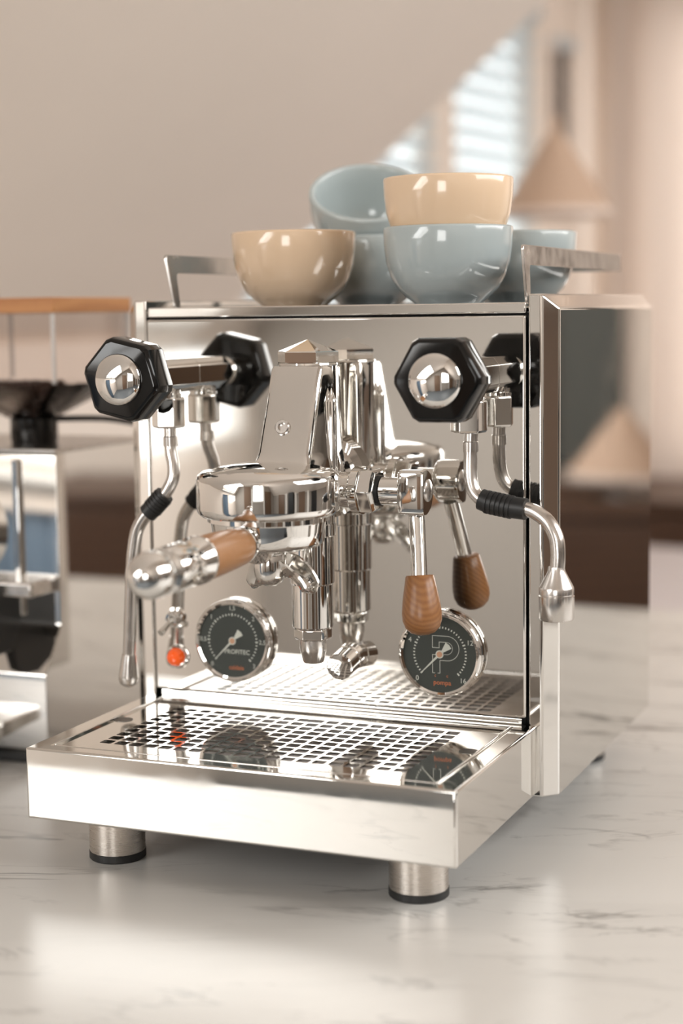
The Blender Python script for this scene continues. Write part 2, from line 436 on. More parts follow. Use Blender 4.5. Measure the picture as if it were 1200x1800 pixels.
# frame of the roof window
def slope_frame(m0, m1, k0, k1):
    v = [(m, k, slope_z(m) + dz) for dz in (-.02, .03) for k in (k0, k1) for m in (m0, m1)]
    return rpts((v, [(0, 1, 3, 2), (4, 6, 7, 5), (0, 4, 5, 1), (2, 3, 7, 6), (0, 2, 6, 4), (1, 5, 7, 3)]))
struct(mk('window_5', [slope_frame(SM0 - .04, SM0, SK0 - .04, SK1 + .04), slope_frame(SM1, SM1 + .04, SK0 - .04, SK1 + .04),
                       slope_frame(SM0, SM1, SK0 - .04, SK0), slope_frame(SM0, SM1, SK1, SK1 + .04), slope_frame(SM0, SM1, -2.12, -2.08)], WHITEP))
# dormer windows: frames, and outside them blinds of separate slats
for i, (k0, k1, z0, z1) in enumerate(WIN):
    fr = 0.022
    w = struct(mk('window_%d' % (i + 1), [rbox(M0 - .048, M0 - .026, k0, k0 + fr, z0, z1), rbox(M0 - .048, M0 - .026, k1 - fr, k1, z0, z1),
                                          rbox(M0 - .048, M0 - .026, k0, k1, z0, z0 + fr), rbox(M0 - .048, M0 - .026, k0, k1, z1 - fr, z1)], WHITEP))
    mk('window_pane', rbox(M0 - .040, M0 - .037, k0 + fr, k1 - fr, z0 + fr, z1 - fr), GLASS, w)
    b = empty('window_blind', [c * 1000 for c in room(M0 - .006, (k0 + k1) / 2, z0)])
    tag(b, ['pale slatted blind in the wide left dormer window behind the cups', 'pale slatted blind in the dormer window next to the pendant lamp',
            'dark narrow slatted blind between the pendant lamp and the curtain'][i], 'blind', 'blinds of the dormer windows')
    pitch = 0.046; nsl = int((z1 - z0) / pitch)
    tilt = R(-30) if i < 2 else R(78)
    slat0 = None
    for s in range(nsl):
        zc = z0 + pitch * (s + .5)
        if slat0 is None:
            wd = 0.019 if i < 2 else 0.024
            ca, sa = math.cos(tilt) * wd, math.sin(tilt) * wd
            sec = [(-ca, sa), (0, 0.003), (ca, -sa), (ca, -sa - .0012), (0, .0018), (-ca, sa - .0012)]
            d = rpts(loft([[(M0 - .006 + a, k, zc + c_) for a, c_ in sec] for k in (k0 + .004, k1 - .004)]))
            slat0 = mk('slat', d, SLATM if i < 2 else PANM, b)
        else:
            c = slat0.copy(); col.objects.link(c); c.parent = b
            c.location = Vector((0, 0, pitch * s))
    mk('head_rail', rbox(M0 - .02, M0 + .02, k0, k1, z1 - .012, z1 + .02), SLATM, b)

# unseen doors and panels, added to put light and dark stripes in the chrome
def wall_panel(name, m0, m1, z0, z1, material, depth=0.04):
    return struct(mk(name, rbox(m0, m1, K0, K0 + depth, z0, z1), material, bevel=4))
wall_panel('trim_3', 0.40, 0.50, ZF, 0.62, WHITEP, 0.06)
wall_panel('trim_4', 1.58, 1.68, ZF, 0.8, WHITEP, 0.10)
for i, (k0, k1, z1, mt, dp) in enumerate(((-2.6, -1.9, 0.34, BROWND, .04), (-1.75, -1.55, 0.36, WHITEP, .08), (-1.35, -0.95, 0.38, DARK, .30), (-0.85, -0.68, 0.36, WHITEP, .10),
                                           (-0.5, 0.05, 0.36, BROWND, .06), (0.25, 0.45, 0.36, WHITEP, .08), (0.7, 1.2, 0.30, DARK, .25))):
    struct(mk('trim_%d' % (i + 5), rbox(M1 - dp, M1, k0, k1, ZF, z1), mt, bevel=4))  # made-up panels on the right wall, striping the reflections in the bell
dd = wall_panel('door_1', -0.28, 0.36, ZF, 0.72, BROWND); mk('door_handle', rbox(0.26, 0.34, K0 + .04, K0 + .07, -0.02, 0.0), CHROME, dd)
dd = wall_panel('door_2', 1.75, 2.5, ZF, 0.55, BROWND); mk('door_handle', rbox(1.8, 1.9, K0 + .04, K0 + .07, -0.02, 0.0), CHROME, dd)

def curtain(name, m0, m1, k, z0, z1, material, label, amp=0.014, waves=9, along_k=False):
    pts = []
    n = waves * 8
    rows = []
    for zi in (z0, z1):
        row = []
        for i in range(n + 1):
            t = i / n
            row.append((m0 + (m1 - m0) * t, k + amp * math.sin(t * waves * 2 * math.pi) + 0.3 * amp * math.sin(t * waves * 4.3), zi))
        rows.append(row)
    if along_k: rows = [[(kk, m, z) for m, kk, z in r] for r in rows]
    front = rows[0] + [(m, kk + .003, z) for m, kk, z in reversed(rows[0])]
    top = rows[1] + [(m, kk + .003, z) for m, kk, z in reversed(rows[1])]
    o = mk(name, rpts(loft([front, top])), material, sharp=60)
    tag(o, label, 'curtain')
    return o
curtain('curtain', -1.08, 0.30, K1 - .09, ZF + .02, 1.20, CURT, 'long cream curtain hanging in soft folds behind the pendant lamp')
curtain('curtain', -1.80, -1.32, M0 + .05, ZF + .02, 0.24, BLUEM, 'steel blue curtain on the low wall mirrored in the chrome group', waves=5, along_k=True)

# ------------------------------------------------------------------ kitchen island top and base
isl = empty('kitchen_island', (0, 300, -900))
tag(isl, 'kitchen island with a white marble top veined in grey', 'island')
mk('marble_top', box(-950, 900, -369, 870, -32, 0), MARBLE, isl, bevel=2.5)
mk('base_cabinet', box(-900, 850, -330, 830, -820, -32), CABM, isl, bevel=2)
mk('plinth', box(-860, 810, -280, 790, -900, -820), DARK, isl)
for i in range(3):
    x0 = -890 + i * 580
    d = mk('door', box(x0, x0 + 570, -348, -330, -810, -44), CABM, isl, bevel=2)
    mk('door_handle', box(x0 + 500, x0 + 512, -372, -348, -300, -120), SATIN, d, bevel=2)

# ------------------------------------------------------------------ sideboard and lamps in the background
def bg_box(m0, m1, k0, k1, z0, z1): return rbox(m0, m1, k0, k1, z0, z1)
sb = empty('sideboard', [c * 1000 for c in room(0, 2.85, ZF)])
tag(sb, 'dark brown wooden sideboard standing beyond the marble island', 'sideboard')
mk('carcass', bg_box(-0.98, 1.05, 2.62, 3.10, ZF + .12, -0.11), WOODB, sb, bevel=4)
mk('sideboard_top', bg_box(-1.0, 1.07, 2.60, 3.12, -0.11, -0.085), WOODB, sb, bevel=3)
for i in range(4):
    d = mk('door', bg_box(-0.97 + i * .503, -0.97 + i * .503 + .495, 2.60, 2.62, ZF + .14, -0.12), WOODB, sb, bevel=3)
    mk('knob', lathe([(0, 0), (9, 0), (7, 12), (11, 20), (0, 24)], [c * 1000 for c in room(-0.97 + i * .503 + .44, 2.60, -0.45)], (-KX, -KY, 0), 16), SATIN, d)
for mm in (-0.93, 1.0):
    for kk in (2.66, 3.06):
        mk('leg', bg_box(mm - .02, mm + .02, kk - .02, kk + .02, ZF, ZF + .12), WOODB, sb, bevel=3)

dtb = empty('dining_table', [c * 1000 for c in room(-0.4, 1.75, ZF)])
tag(dtb, 'pale lilac grey dining table under the pendant lamp', 'table')
PALE = mat('pale_lilac_table', (0.66, 0.61, 0.62), 0.45)
mk('table_top', rbox(-0.80, 0.0, 1.22, 2.36, -0.18, -0.15), PALE, dtb, bevel=3)
for mm in (-0.75, -0.05):
    for kk in (1.27, 2.31):
        mk('leg', rbox(mm - .025, mm + .025, kk - .025, kk + .025, ZF, -0.18), PALE, dtb, bevel=3)

def cone_lamp(name, apex, base_r, h_, label, cat, pendant=True, ceil=1.25):
    lm = empty(name, (apex[0], apex[1], apex[2] - h_))
    tag(lm, label, cat)
    shade = mk('lamp_shade', lathe([(6, 0), (base_r, -h_), (base_r + 1, -h_ - 2), (base_r - 2, -h_ - 1), (7, -4)], apex, (0, 0, 1), 48), SHADEM, lm, sharp=40)
    mk('rim_band', lathe([(base_r - 1, -h_ - 1), (base_r + 2, -h_ - 1), (base_r + 2.5, -h_ - 11), (base_r - .5, -h_ - 11)], apex, (0, 0, 1), 48, closed=True), SHADER, shade)
    if pendant:
        mk('lamp_socket', lathe([(0, 22), (7, 20), (9, 2), (9, -3), (0, -3)], apex, (0, 0, 1), 20), SHADEM, lm)
        mk('cord', tube([(apex[0], apex[1], apex[2] + 20), (apex[0], apex[1], ceil * 1000)], 2.2, 10, 0), SHADER, lm)
        mk('ceiling_rose', lathe([(0, 0), (40, 0), (40, -14), (6, -22), (0, -22)], (apex[0], apex[1], ceil * 1000), (0, 0, 1), 24), SHADER, lm)
        mk('bulb', lathe([(0, -78), (18, -70), (24, -54), (18, -36), (9, -20), (9, -8), (0, -8)], apex, (0, 0, 1), 20), WHITEP, lm)
    else:
        mk('stem', tube([(apex[0], apex[1], apex[2] - 6), (apex[0], apex[1], apex[2] - h_ - 45)], 5, 12, 0), SATIN, lm)
        mk('lamp_base', lathe([(0, 0), (46, 0), (46, 8), (10, 16), (0, 16)], (apex[0], apex[1], apex[2] - h_ - 60), (0, 0, 1), 24), SATIN, lm)
    return lm
cone_lamp('pendant_lamp', (-392, 1942, 657), 98, 142, 'tan cone pendant lamp hanging in front of the dormer windows', 'lamp')
tl = [c * 1000 for c in room(0.385, 2.82, 0)]
cone_lamp('table_lamp', (tl[0], tl[1], 118), 118, 143, 'tan cone table lamp mirrored in the side of the machine', 'lamp', pendant=False)

# ------------------------------------------------------------------ espresso machine
em = empty('espresso_machine', (0, 60, 0))
tag(em, 'polished steel espresso machine with lever group standing on the marble', 'espresso machine')
WI, WO, ZT, ZB, D, CH = 143.5, 152.5, 350.4, 31.4, 277.0, 9.0
# side covers: flat mirror with a wide mitred chamfer to the front, rear and top
def side_cover(s):
    xi, xm, xo = 134.7, WI, WO
    zt, zc = ZT, ZT - CH
    P = {}
    v = []
    def a(*p): v.append((s * p[0], p[1], p[2])); return len(v) - 1
    # front face ring
    f_ib, f_mb, f_mt, f_it = a(xi, 0, ZB), a(xm, 0, ZB), a(xm, 0, zt), a(xi, 0, zt)
    o_fb, o_ft, o_bt, o_bb = a(xo, CH, ZB), a(xo, CH, zc), a(xo, D - CH, zc), a(xo, D - CH, ZB)
    b_mb, b_mt, b_it, b_ib = a(xm, D, ZB), a(xm, D, zt), a(xi, D, zt), a(xi, D, ZB)
    f = [(f_ib, f_mb, f_mt, f_it), (f_mb, o_fb, o_ft, f_mt), (o_fb, o_bb, o_bt, o_ft), (f_mt, o_ft, o_bt, b_mt),
         (o_bb, b_mb, b_mt, o_bt), (b_mb, b_ib, b_it, b_mt), (f_it, f_mt, b_mt, b_it), (f_ib, f_it, b_it, b_ib),
         (f_ib, b_ib, b_mb, o_bb, o_fb, f_mb)]
    return v, f
for s in (1, -1):
    mk('side_panel', side_cover(s), PANEL, em, bevel=1.3, bseg=3)
mk('inner_body', box(-134.2, 134.2, 14, 270, 33, 339), DARK, em)
# front mirror panel with folded edges
fp = mk('front_panel', box(-134.1, 133.2, -0.6, 4, 82, 337.4), PANEL, em, bevel=1.6, bseg=3)
mk('panel_lip', prism(rounded([(0.4, 81.6), (0.4, 76.6), (3.5, 74), (10, 74), (10, 81.6)], 1.2, 2), 'x', -130, 130), PANEL, fp)
# cup tray on top: front bar, deck, side lips
mk('cup_tray', [box(-132.6, 133.4, -0.8, 5, 338.6, 345.3), box(-133, 133.4, 5, 268, 339.5, 342.6), box(-133, 133.4, 262, 268, 342, 347)], PANEL, em, bevel=0.9)
# cup rail: flat bar running round three sides, bent down at the two front ends
def rail(x, lean, y1):
    out = rounded([(7, 381), (y1, 381), (y1, 368.5), (19, 368.5), (17.5, 342), (10.5, 342)], 3.5, 4)
    v, f = prism(out, 'x', x - 1.0, x + 1.0)
    return [(px + lean * max(0, (pz - 345)) / 36, py, pz) for px, py, pz in v], f
mk('cup_rail', [rail(-118, -5, 262), rail(130.5, -2.0, 262), box(-124, 129.6, 260, 262, 368.5, 381), box(-60, -53, 260.2, 262, 340, 369), box(60, 67, 260.2, 262, 340, 369)], SATIN, em, bevel=0.4)
# feet
def foot_parts(x, y):
    ft = mk('foot', lathe([(0, 33.2), (17.6, 33.2), (17.6, 5.2), (17.3, 4.8), (0, 4.8)], (x, y, 0), (0, 0, 1), 48), BRUSH, em)
    mk('rubber_pad', lathe([(0, 5.0), (17.9, 5.0), (17.9, 0.8), (17.2, 0), (0, 0)], (x, y, 0), (0, 0, 1), 48), RUBBER, ft)
for x, y in ((101.6, -113.6), (-101.6, -113.6), (112, 216), (-112, 216)):
    foot_parts(x, y)
up = mk('bottom_plate', prism(rounded([(-62, -128), (12, -128), (12, 60), (-62, 60)], 8, 4), 'z', 25.5, 33), DARK, em, bevel=0.8)
for x in (-50, -18):
    mk('screw', lathe([(0, -2.2), (3.2, -1.8), (4, 0), (0, 0)], (x, -126, 26.5), (0, 0, 1), 16), SATIN, up)

# drip tray
TW, TL, TT, TB = 139.8, 156.3, 77.7, 32.9
GX0, GX1, GY0, GY1 = -126, 126, -145.5, -7.5
def tray_shell():
    # outer box, open top ring, inner well
    o = [(-TW, -TL), (TW, -TL), (TW, -0.4), (-TW, -0.4)]
    g = [(GX0, GY0), (GX1, GY0), (GX1, GY1), (GX0, GY1)]
    rings = [[(x, y, TB) for x, y in o], [(x, y, TT) for x, y in o], [(x, y, TT) for x, y in g], [(x, y, 62) for x, y in g]]
    return loft(rings, cap=True)
dt = mk('drip_tray', tray_shell(), TRAYM, em, bevel=1.5, bseg=3)
mk('drip_pan', box(GX0 + .5, GX1 - .5, GY0 + .5, GY1 - .5, 62.3, 63.5), PANB, dt)
# lip around the grate
lw = 1.5
mk('grate_lip', [box(GX0 + .3, GX0 + lw, GY0 + .3, GY1 - .3, 75, 78.6), box(GX1 - lw, GX1 - .3, GY0 + .3, GY1 - .3, 75, 78.6),
                 box(GX0 + .3, GX1 - .3, GY0 + .3, GY0 + lw, 75, 77.9)], CHROME, dt, bevel=0.4)
def grate():
    zt_, zb_ = 77.2, 76.0
    nx, ny, pitch = 20, 10, 10.25
    hx, hy = 4.1, 3.95
    x0 = -104.5; y0 = -130.5
    verts, faces, vid = [], [], {}
    def V_(x, y):
        key = (round(x, 3), round(y, 3))
        if key not in vid: vid[key] = len(verts); verts.append((x, y))
        return vid[key]
    ch = 0.9
    slot = {(9, 9), (10, 9)}
    for i in range(nx):
        for j in range(ny):
            cx = x0 + pitch * (i + .5); cy = y0 + pitch * (j + .5)
            p = pitch / 2
            lx = rx = hx
            if (i, j) in slot:
                if (i - 1, j) in slot: lx = p
                if (i + 1, j) in slot: rx = p
            L_, R_, B_, T_ = cx - lx, cx + rx, cy - hy, cy + hy
            A, B, C, Dd = (cx - p, cy - p), (cx + p, cy - p), (cx + p, cy + p), (cx - p, cy + p)
            cl = 0 if lx == p else ch; cr_ = 0 if rx == p else ch
            hole_b = [(L_ + cl, B_), (R_ - cr_, B_)]; hole_t = [(L_ + cl, T_), (R_ - cr_, T_)]
            faces.append([V_(*A), V_(*B), V_(*hole_b[1]), V_(*hole_b[0])])
            faces.append([V_(*hole_t[0]), V_(*hole_t[1]), V_(*C), V_(*Dd)])
            if cl:
                l1, l2 = (L_, B_ + ch), (L_, T_ - ch)
                faces.append([V_(*A), V_(*hole_b[0]), V_(*l1), V_(*l2), V_(*hole_t[0]), V_(*Dd)])
            if cr_:
                r1, r2 = (R_, B_ + ch), (R_, T_ - ch)
                faces.append([V_(*hole_b[1]), V_(*B), V_(*C), V_(*hole_t[1]), V_(*r2), V_(*r1)])
    # plain border around the field of holes
    xe, ye = x0 + pitch * nx, y0 + pitch * ny
    gx0, gx1, gy0, gy1 = GX0 + lw, GX1 - lw, GY0 + lw, GY1 - .6
    bot = [V_(x0 + pitch * i, y0) for i in range(nx + 1)]; top = [V_(x0 + pitch * i, ye) for i in range(nx + 1)]
    lef = [V_(x0, y0 + pitch * j) for j in range(ny + 1)]; rig = [V_(xe, y0 + pitch * j) for j in range(ny + 1)]
    a, b, c, d = V_(gx0, gy0), V_(gx1, gy0), V_(gx1, gy1), V_(gx0, gy1)
    faces.append([a, b] + bot[::-1]); faces.append(top + [c, d])
    faces.append([a] + lef + [d]); faces.append([b, c] + rig[::-1])
    return verts, faces, zt_, zb_
gv, gf, gzt, gzb = grate()
bm = bmesh.new()
off = em.location
bvs = [bm.verts.new((x * .001 - off.x, y * .001 - off.y, gzt * .001 - off.z)) for x, y in gv]
for f_ in gf:
    try: bm.faces.new([bvs[i] for i in f_])
    except ValueError: pass
bmesh.ops.recalc_face_normals(bm, faces=bm.faces)
if sum(f_.normal.z for f_ in bm.faces) < 0: bmesh.ops.reverse_faces(bm, faces=bm.faces)
me = bpy.data.meshes.new('grate'); bm.to_mesh(me); bm.free(); me.materials.append(GRATEM)
gr = bpy.data.objects.new('grate', me); col.objects.link(gr); gr.parent = dt
sm = gr.modifiers.new('thickness', 'SOLIDIFY'); sm.thickness = 0.0012; sm.offset = -1
for x in (-119, 119):
    mk('finger_hole_shade', lathe([(0, 77.45), (6.2, 77.45), (6.2, 77.0), (0, 77.0)], (x, -72, 0), (0, 0, 1), 24), PANM, dt)  # dark disc in place of the shade inside a finger cutout

# ---- group head
gh = mk('group_head', [lathe([(0, 219.5), (33, 219.5), (41, 219.8), (43, 222), (43.4, 225), (43.4, 241), (42.6, 244), (40, 246.2), (30, 248.6), (20, 250.2), (0, 251)], (0, -95.7, 0), (0, 0, 1), 96)], CHROME, em, sharp=50)
# column: upright barrel plus sloping front
def col_ring(z, yf, yb, hf, hb, rad):
    poly = rounded([(-hf, yf), (hf, yf), (hb, (yf + yb) / 2 + 4), (hb * 0.85, yb), (-hb * 0.85, yb), (-hb, (yf + yb) / 2 + 4)], rad, 5)
    return [(x, y, z) for x, y in poly]
colm = loft([col_ring(236, -86, -14, 22, 21, 5), col_ring(246, -82, -14, 20, 20.5, 5), col_ring(250, -77, -14.5, 18.4, 20, 4), col_ring(255, -73.6, -15, 17.8, 19.6, 4.6), col_ring(272, -66.6, -15.5, 17.6, 19.2, 4.6),
             col_ring(290, -59.6, -16, 17.4, 18.8, 4.6), col_ring(305.6, -53.6, -16.5, 17.2, 18.4, 4.6), col_ring(307.4, -52.4, -17, 16.4, 17.6, 4.4)])
mk('column', colm, CHROME, gh, sharp=50)
mk('column_barrel', lathe([(0, 236), (20.5, 236), (20.5, 246), (19, 252), (18.6, 309), (0, 309)], (0, -33, 0), (0, 0, 1), 48), CHROME, gh, sharp=50)
for xr in (19.6, -19.6):
    mk('column_rib', lathe([(0, 238), (3.4, 238), (3.4, 285), (0, 294)], (xr, -42, 0), (0, 0, 1), 16), CHROME, gh, sharp=50)
mk('column_ring', lathe([(0, 307.4), (19.0, 307.4), (19.3, 308), (19.0, 309.2), (0, 309.2)], (0, -33, 0), (0, 0, 1), 48), CHROME, gh)
mk('hex_cap', loft([[(x, y - 33, z) for x, y in ngon(6, r, R(8))] for r, z in ((19.4, 309.2), (20.0, 309.7), (20.0, 316.0), (19.4, 316.6), (0.3, 323.8))]), CHROME, gh, sharp=8)
scr = mk('socket_screw', lathe([(0, 0), (4.8, 0), (4.8, 2.6), (4.2, 3.2), (2.7, 3.2), (2.5, 1.2), (0, 1.2)], (-2.5, -66.2, 270), (0, -0.94, 0.34), 24), SATIN, gh)
mk('group_mount', lathe([(27, 0), (27, 7), (22, 9), (20, 20)], (0, 0, 234), (0, -1, 0), 48), CHROME, gh)
mk('group_neck', lathe([(19, -20), (21, -34), (22, -62)], (0, 0, 231), (0, 1, 0), 48), CHROME, gh)
mk('lower_chamber', lathe([(0, 228), (17, 228), (17, 217), (15, 214), (15, 207), (15.6, 206.5), (15.6, 199.5), (14.3, 198.5), (14.3, 168.6), (13.3, 167.4), (13.3, 140.2), (12.6, 139.2), (0, 139.2)], (0.5, -33, 0), (0, 0, 1), 56), CHROME, gh)
mk('chamber_nut', loft([[(0.5 + x, y - 33, z) for x, y in ngon(6, r, R(20))] for r, z in ((11.6, 139.4), (12.4, 138.4), (12.4, 132.4), (11.4, 131.4))]), CHROME, gh, sharp=15, bevel=0.5)
mk('chamber_tip', lathe([(0, 131.6), (8.7, 131.6), (8.7, 125), (8.2, 123), (6.9, 117), (6.4, 116.2), (0, 116.2)], (0.5, -33, 0), (0, 0, 1), 40), SATIN, gh)
# lever axle and lever
LY, LZ = -33, 229
mk('lever_axle', lathe([(0, 10), (11.4, 10), (11.4, 31.2), (0, 31.2)], (0, LY, LZ), (1, 0, 0), 40), CHROME, gh)
mk('axle_collar', lathe([(0, 31), (14.6, 31), (15.2, 31.8), (15.2, 36.6), (0, 36.6)], (0, LY, LZ), (1, 0, 0), 48), CHROME, gh)
def xprism_ring(r, x, rot): return [(x, LY + a, LZ + b) for a, b in ngon(6, r, rot)]
mk('axle_nut', loft([xprism_ring(r, x, R(0)) for r, x in ((14.2, 36.4), (15.4, 37.6), (15.4, 45.4), (13.4, 47.6))]), CHROME, gh, sharp=15, bevel=0.5)
mk('axle_seal', lathe([(0, 47.4), (9.6, 47.4), (9.6, 49.2), (0, 49.2)], (0, LY, LZ), (1, 0, 0), 32), RUBBER, gh)
lv = mk('brew_lever', lathe([(0, 49), (8.0, 49), (8.8, 50), (8.8, 63.5), (0, 63.5)], (0, LY, LZ), (1, 0, 0), 40), CHROME, em)
head_o = rounded([(-9.6, 6), (-9.0, 14), (-1, 14.4), (6, 11), (9.8, 4), (9.8, -3), (6, -10.5), (-2, -14.6), (-9.0, -14), (-9.6, -6)], 2.5, 4)
mk('lever_head', loft([[(x, LY + a * k_, LZ + b * k_) for a, b in head_o] for x, k_ in ((62.6, .90), (63.6, .97), (66, 1.0), (75, 1.0), (79.0, .995), (80.0, .96))]), CHROME, lv, sharp=40)
mk('lever_screw', lathe([(0, 79.3), (7.2, 79.3), (7.0, 80.4), (5.8, 81.2), (0, 82)], (0, LY, LZ + 1), (1, 0, 0), 28), SATIN, lv)
mk('lever_rod', tube([(72.3, -33, 216), (78.2, -45.3, 177)], 5.1, 24, 0), CHROME, lv)
kd = (Vector((82.8, -50, 141.5)) - Vector((79.2, -45.3, 178))).normalized()
mk('lever_knob', lathe([(0, 0), (8.2, 0), (8.9, .6), (10.2, 8), (11.6, 16), (12.4, 23), (12.2, 28), (10.6, 32.5), (7.4, 35.6), (3.6, 37), (0, 37.3)], (78.6, -45.3, 178.6), kd, 40), WOODK, lv, sharp=50)

# ---- steam and water valves, left and right
def valve(x, tilt, name, ynut=-28):
    z0 = 300.5
    octo = rounded([(-10.8, -6), (-6.5, -11.2), (6.5, -11.2), (10.8, -6), (10.8, 6), (6.5, 11.2), (-6.5, 11.2), (-10.8, 6)], 0.8, 2)
    body = mk(name, prism([(x + a, z0 + b) for a, b in octo], 'y', -0.4, -46), CHROME, em, bevel=0.6)
    mk('valve_neck', lathe([(0, 45), (9.4, 45), (9.8, 47), (8.4, 49), (8.4, 56), (10, 58), (10, 64), (8, 70)], (x, 0, z0), (0, -1, 0), 32), CHROME, body)
    def hexr(r, y, cut):
        P = []
        for i in range(6):
            a = tilt + i * math.pi / 3
            for s in (-1, 1):
                P.append((x + r * math.cos(a + s * cut), y, z0 + r * math.sin(a + s * cut)))
        return P
    kn = mk('valve_knob', loft([hexr(23.5, -65, .08), hexr(26.4, -66.6, .08), hexr(27.4, -69, .08), hexr(27.4, -84.6, .08), hexr(26.6, -87.4, .08), hexr(24.8, -88.8, .08), hexr(16.5, -89.6, .1)]), BLACKK, body, sharp=25, bevel=0.7)
    mk('knob_cap', lathe([(0, 89), (16.2, 89), (16.2, 91.2), (15.6, 92.2), (13, 93.8), (9, 95.2), (4.5, 96), (0, 96.2)], (x, 0, z0), (0, -1, 0), 56), CHROME, body, sharp=50)
    mk('wand_collar', lathe([(0, 291), (8.8, 291), (8.8, 288.6), (9.6, 288), (9.6, 286), (0, 286)], (x, ynut, 0), (0, 0, 1), 32), CHROME, body)
    mk('wand_nut', loft([[(x + a, ynut + b, z) for a, b in ngon(6, r, R(18))] for r, z in ((10.6, 286.4), (11.5, 285.2), (11.5, 267.6), (10.4, 266))]), CHROME, body, sharp=15, bevel=0.7)
    return body
valve(-105, R(-13), 'steam_valve', -26)
valve(105.5, 0.0, 'water_valve', -29)
# wands
wr = mk('water_wand', tube([(107, -29, 267), (106.6, -29.5, 252), (107.2, -31, 238), (110, -32, 229.5), (115.8, -33, 224.6), (122, -33.5, 223), (131, -34.2, 221.8), (145, -35.5, 220.4)], 4.25, 20, 6), SATIN, em)
mk('wand_collar', lathe([(0, 0), (4.9, 0), (4.9, 6), (4.25, 6.6), (0, 6.6)], (106.8, -29.3, 254.4), (0, 0, 1), 24), SATIN, wr)
mk('lower_pipe', tube([(143.5, -35.2, 220.8), (150, -36, 219), (158, -37.5, 213.6), (163.4, -38.8, 205), (165.0, -39.6, 195), (164.6, -40, 184)], 4.6, 20, 6), SATIN, wr)
sl = tube([(114.4, -32.8, 225.6), (122, -33.4, 223.2), (132, -34.2, 221.7), (143.8, -35.3, 220.6)], 6.7, 24, 6)
mk('grip_sleeve', sl, RUBBER, wr)
a0, a1 = Vector((119, -33.2, 224.0)), Vector((134, -34.4, 221.5))
mk('grip_ridges', [lathe([(5, -.9), (7.3, -.8), (7.3, .8), (5, .9)], a0 + (a1 - a0) * (i / 5), a1 - a0, 24) for i in range(6)], RUBBER, wr)
mk('wand_tip', lathe([(0, 187), (4.9, 187), (5.4, 184), (10.2, 175), (10.6, 174), (10.6, 170.6), (10.2, 170.2), (10.2, 169.8), (10.7, 169.4), (10.7, 156), (10.0, 154.8), (0, 154.8)], (164.2, -40, 0), (0, 0, 1), 40), SATIN, wr)
ws = mk('steam_wand', tube([(-104, -26, 267), (-103.4, -27, 252), (-100.6, -29, 241), (-100.4, -30.5, 233), (-104, -31.5, 225), (-110, -32, 217.6), (-117, -32.5, 211)], 4.2, 20, 6), SATIN, em)
mk('wand_collar', lathe([(0, 0), (4.9, 0), (4.9, 6), (4.25, 6.6), (0, 6.6)], (-103.5, -26.8, 254), (0, 0, 1), 24), SATIN, ws)
mk('lower_pipe', tube([(-115, -32.3, 212.8), (-121.5, -32.8, 206.5), (-127, -33.2, 197.5), (-129.6, -33.6, 186), (-131.2, -34, 172), (-133.2, -34, 142), (-135.4, -34, 110)], 4.4, 20, 6), SATIN, ws)
mk('grip_sleeve', tube([(-106.2, -31.6, 222), (-112, -32.1, 215.6), (-119, -32.6, 209)], 6.5, 24, 6), RUBBER, ws)
a0, a1 = Vector((-108, -31.8, 220)), Vector((-115, -32.3, 212.8))
mk('grip_ridges', [lathe([(5, -.7), (7.0, -.6), (7.0, .6), (5, .7)], a0 + (a1 - a0) * (i / 4), a1 - a0, 24) for i in range(5)], RUBBER, ws)
mk('wand_tip', lathe([(0, 0), (4.9, 0), (5.2, 3), (6.6, 14), (6.7, 17), (5.6, 20.4), (3.4, 22), (0, 22.2)], (-135.3, -34, 112.5), Vector((-2.2, 0, -32)), 32), SATIN, ws)

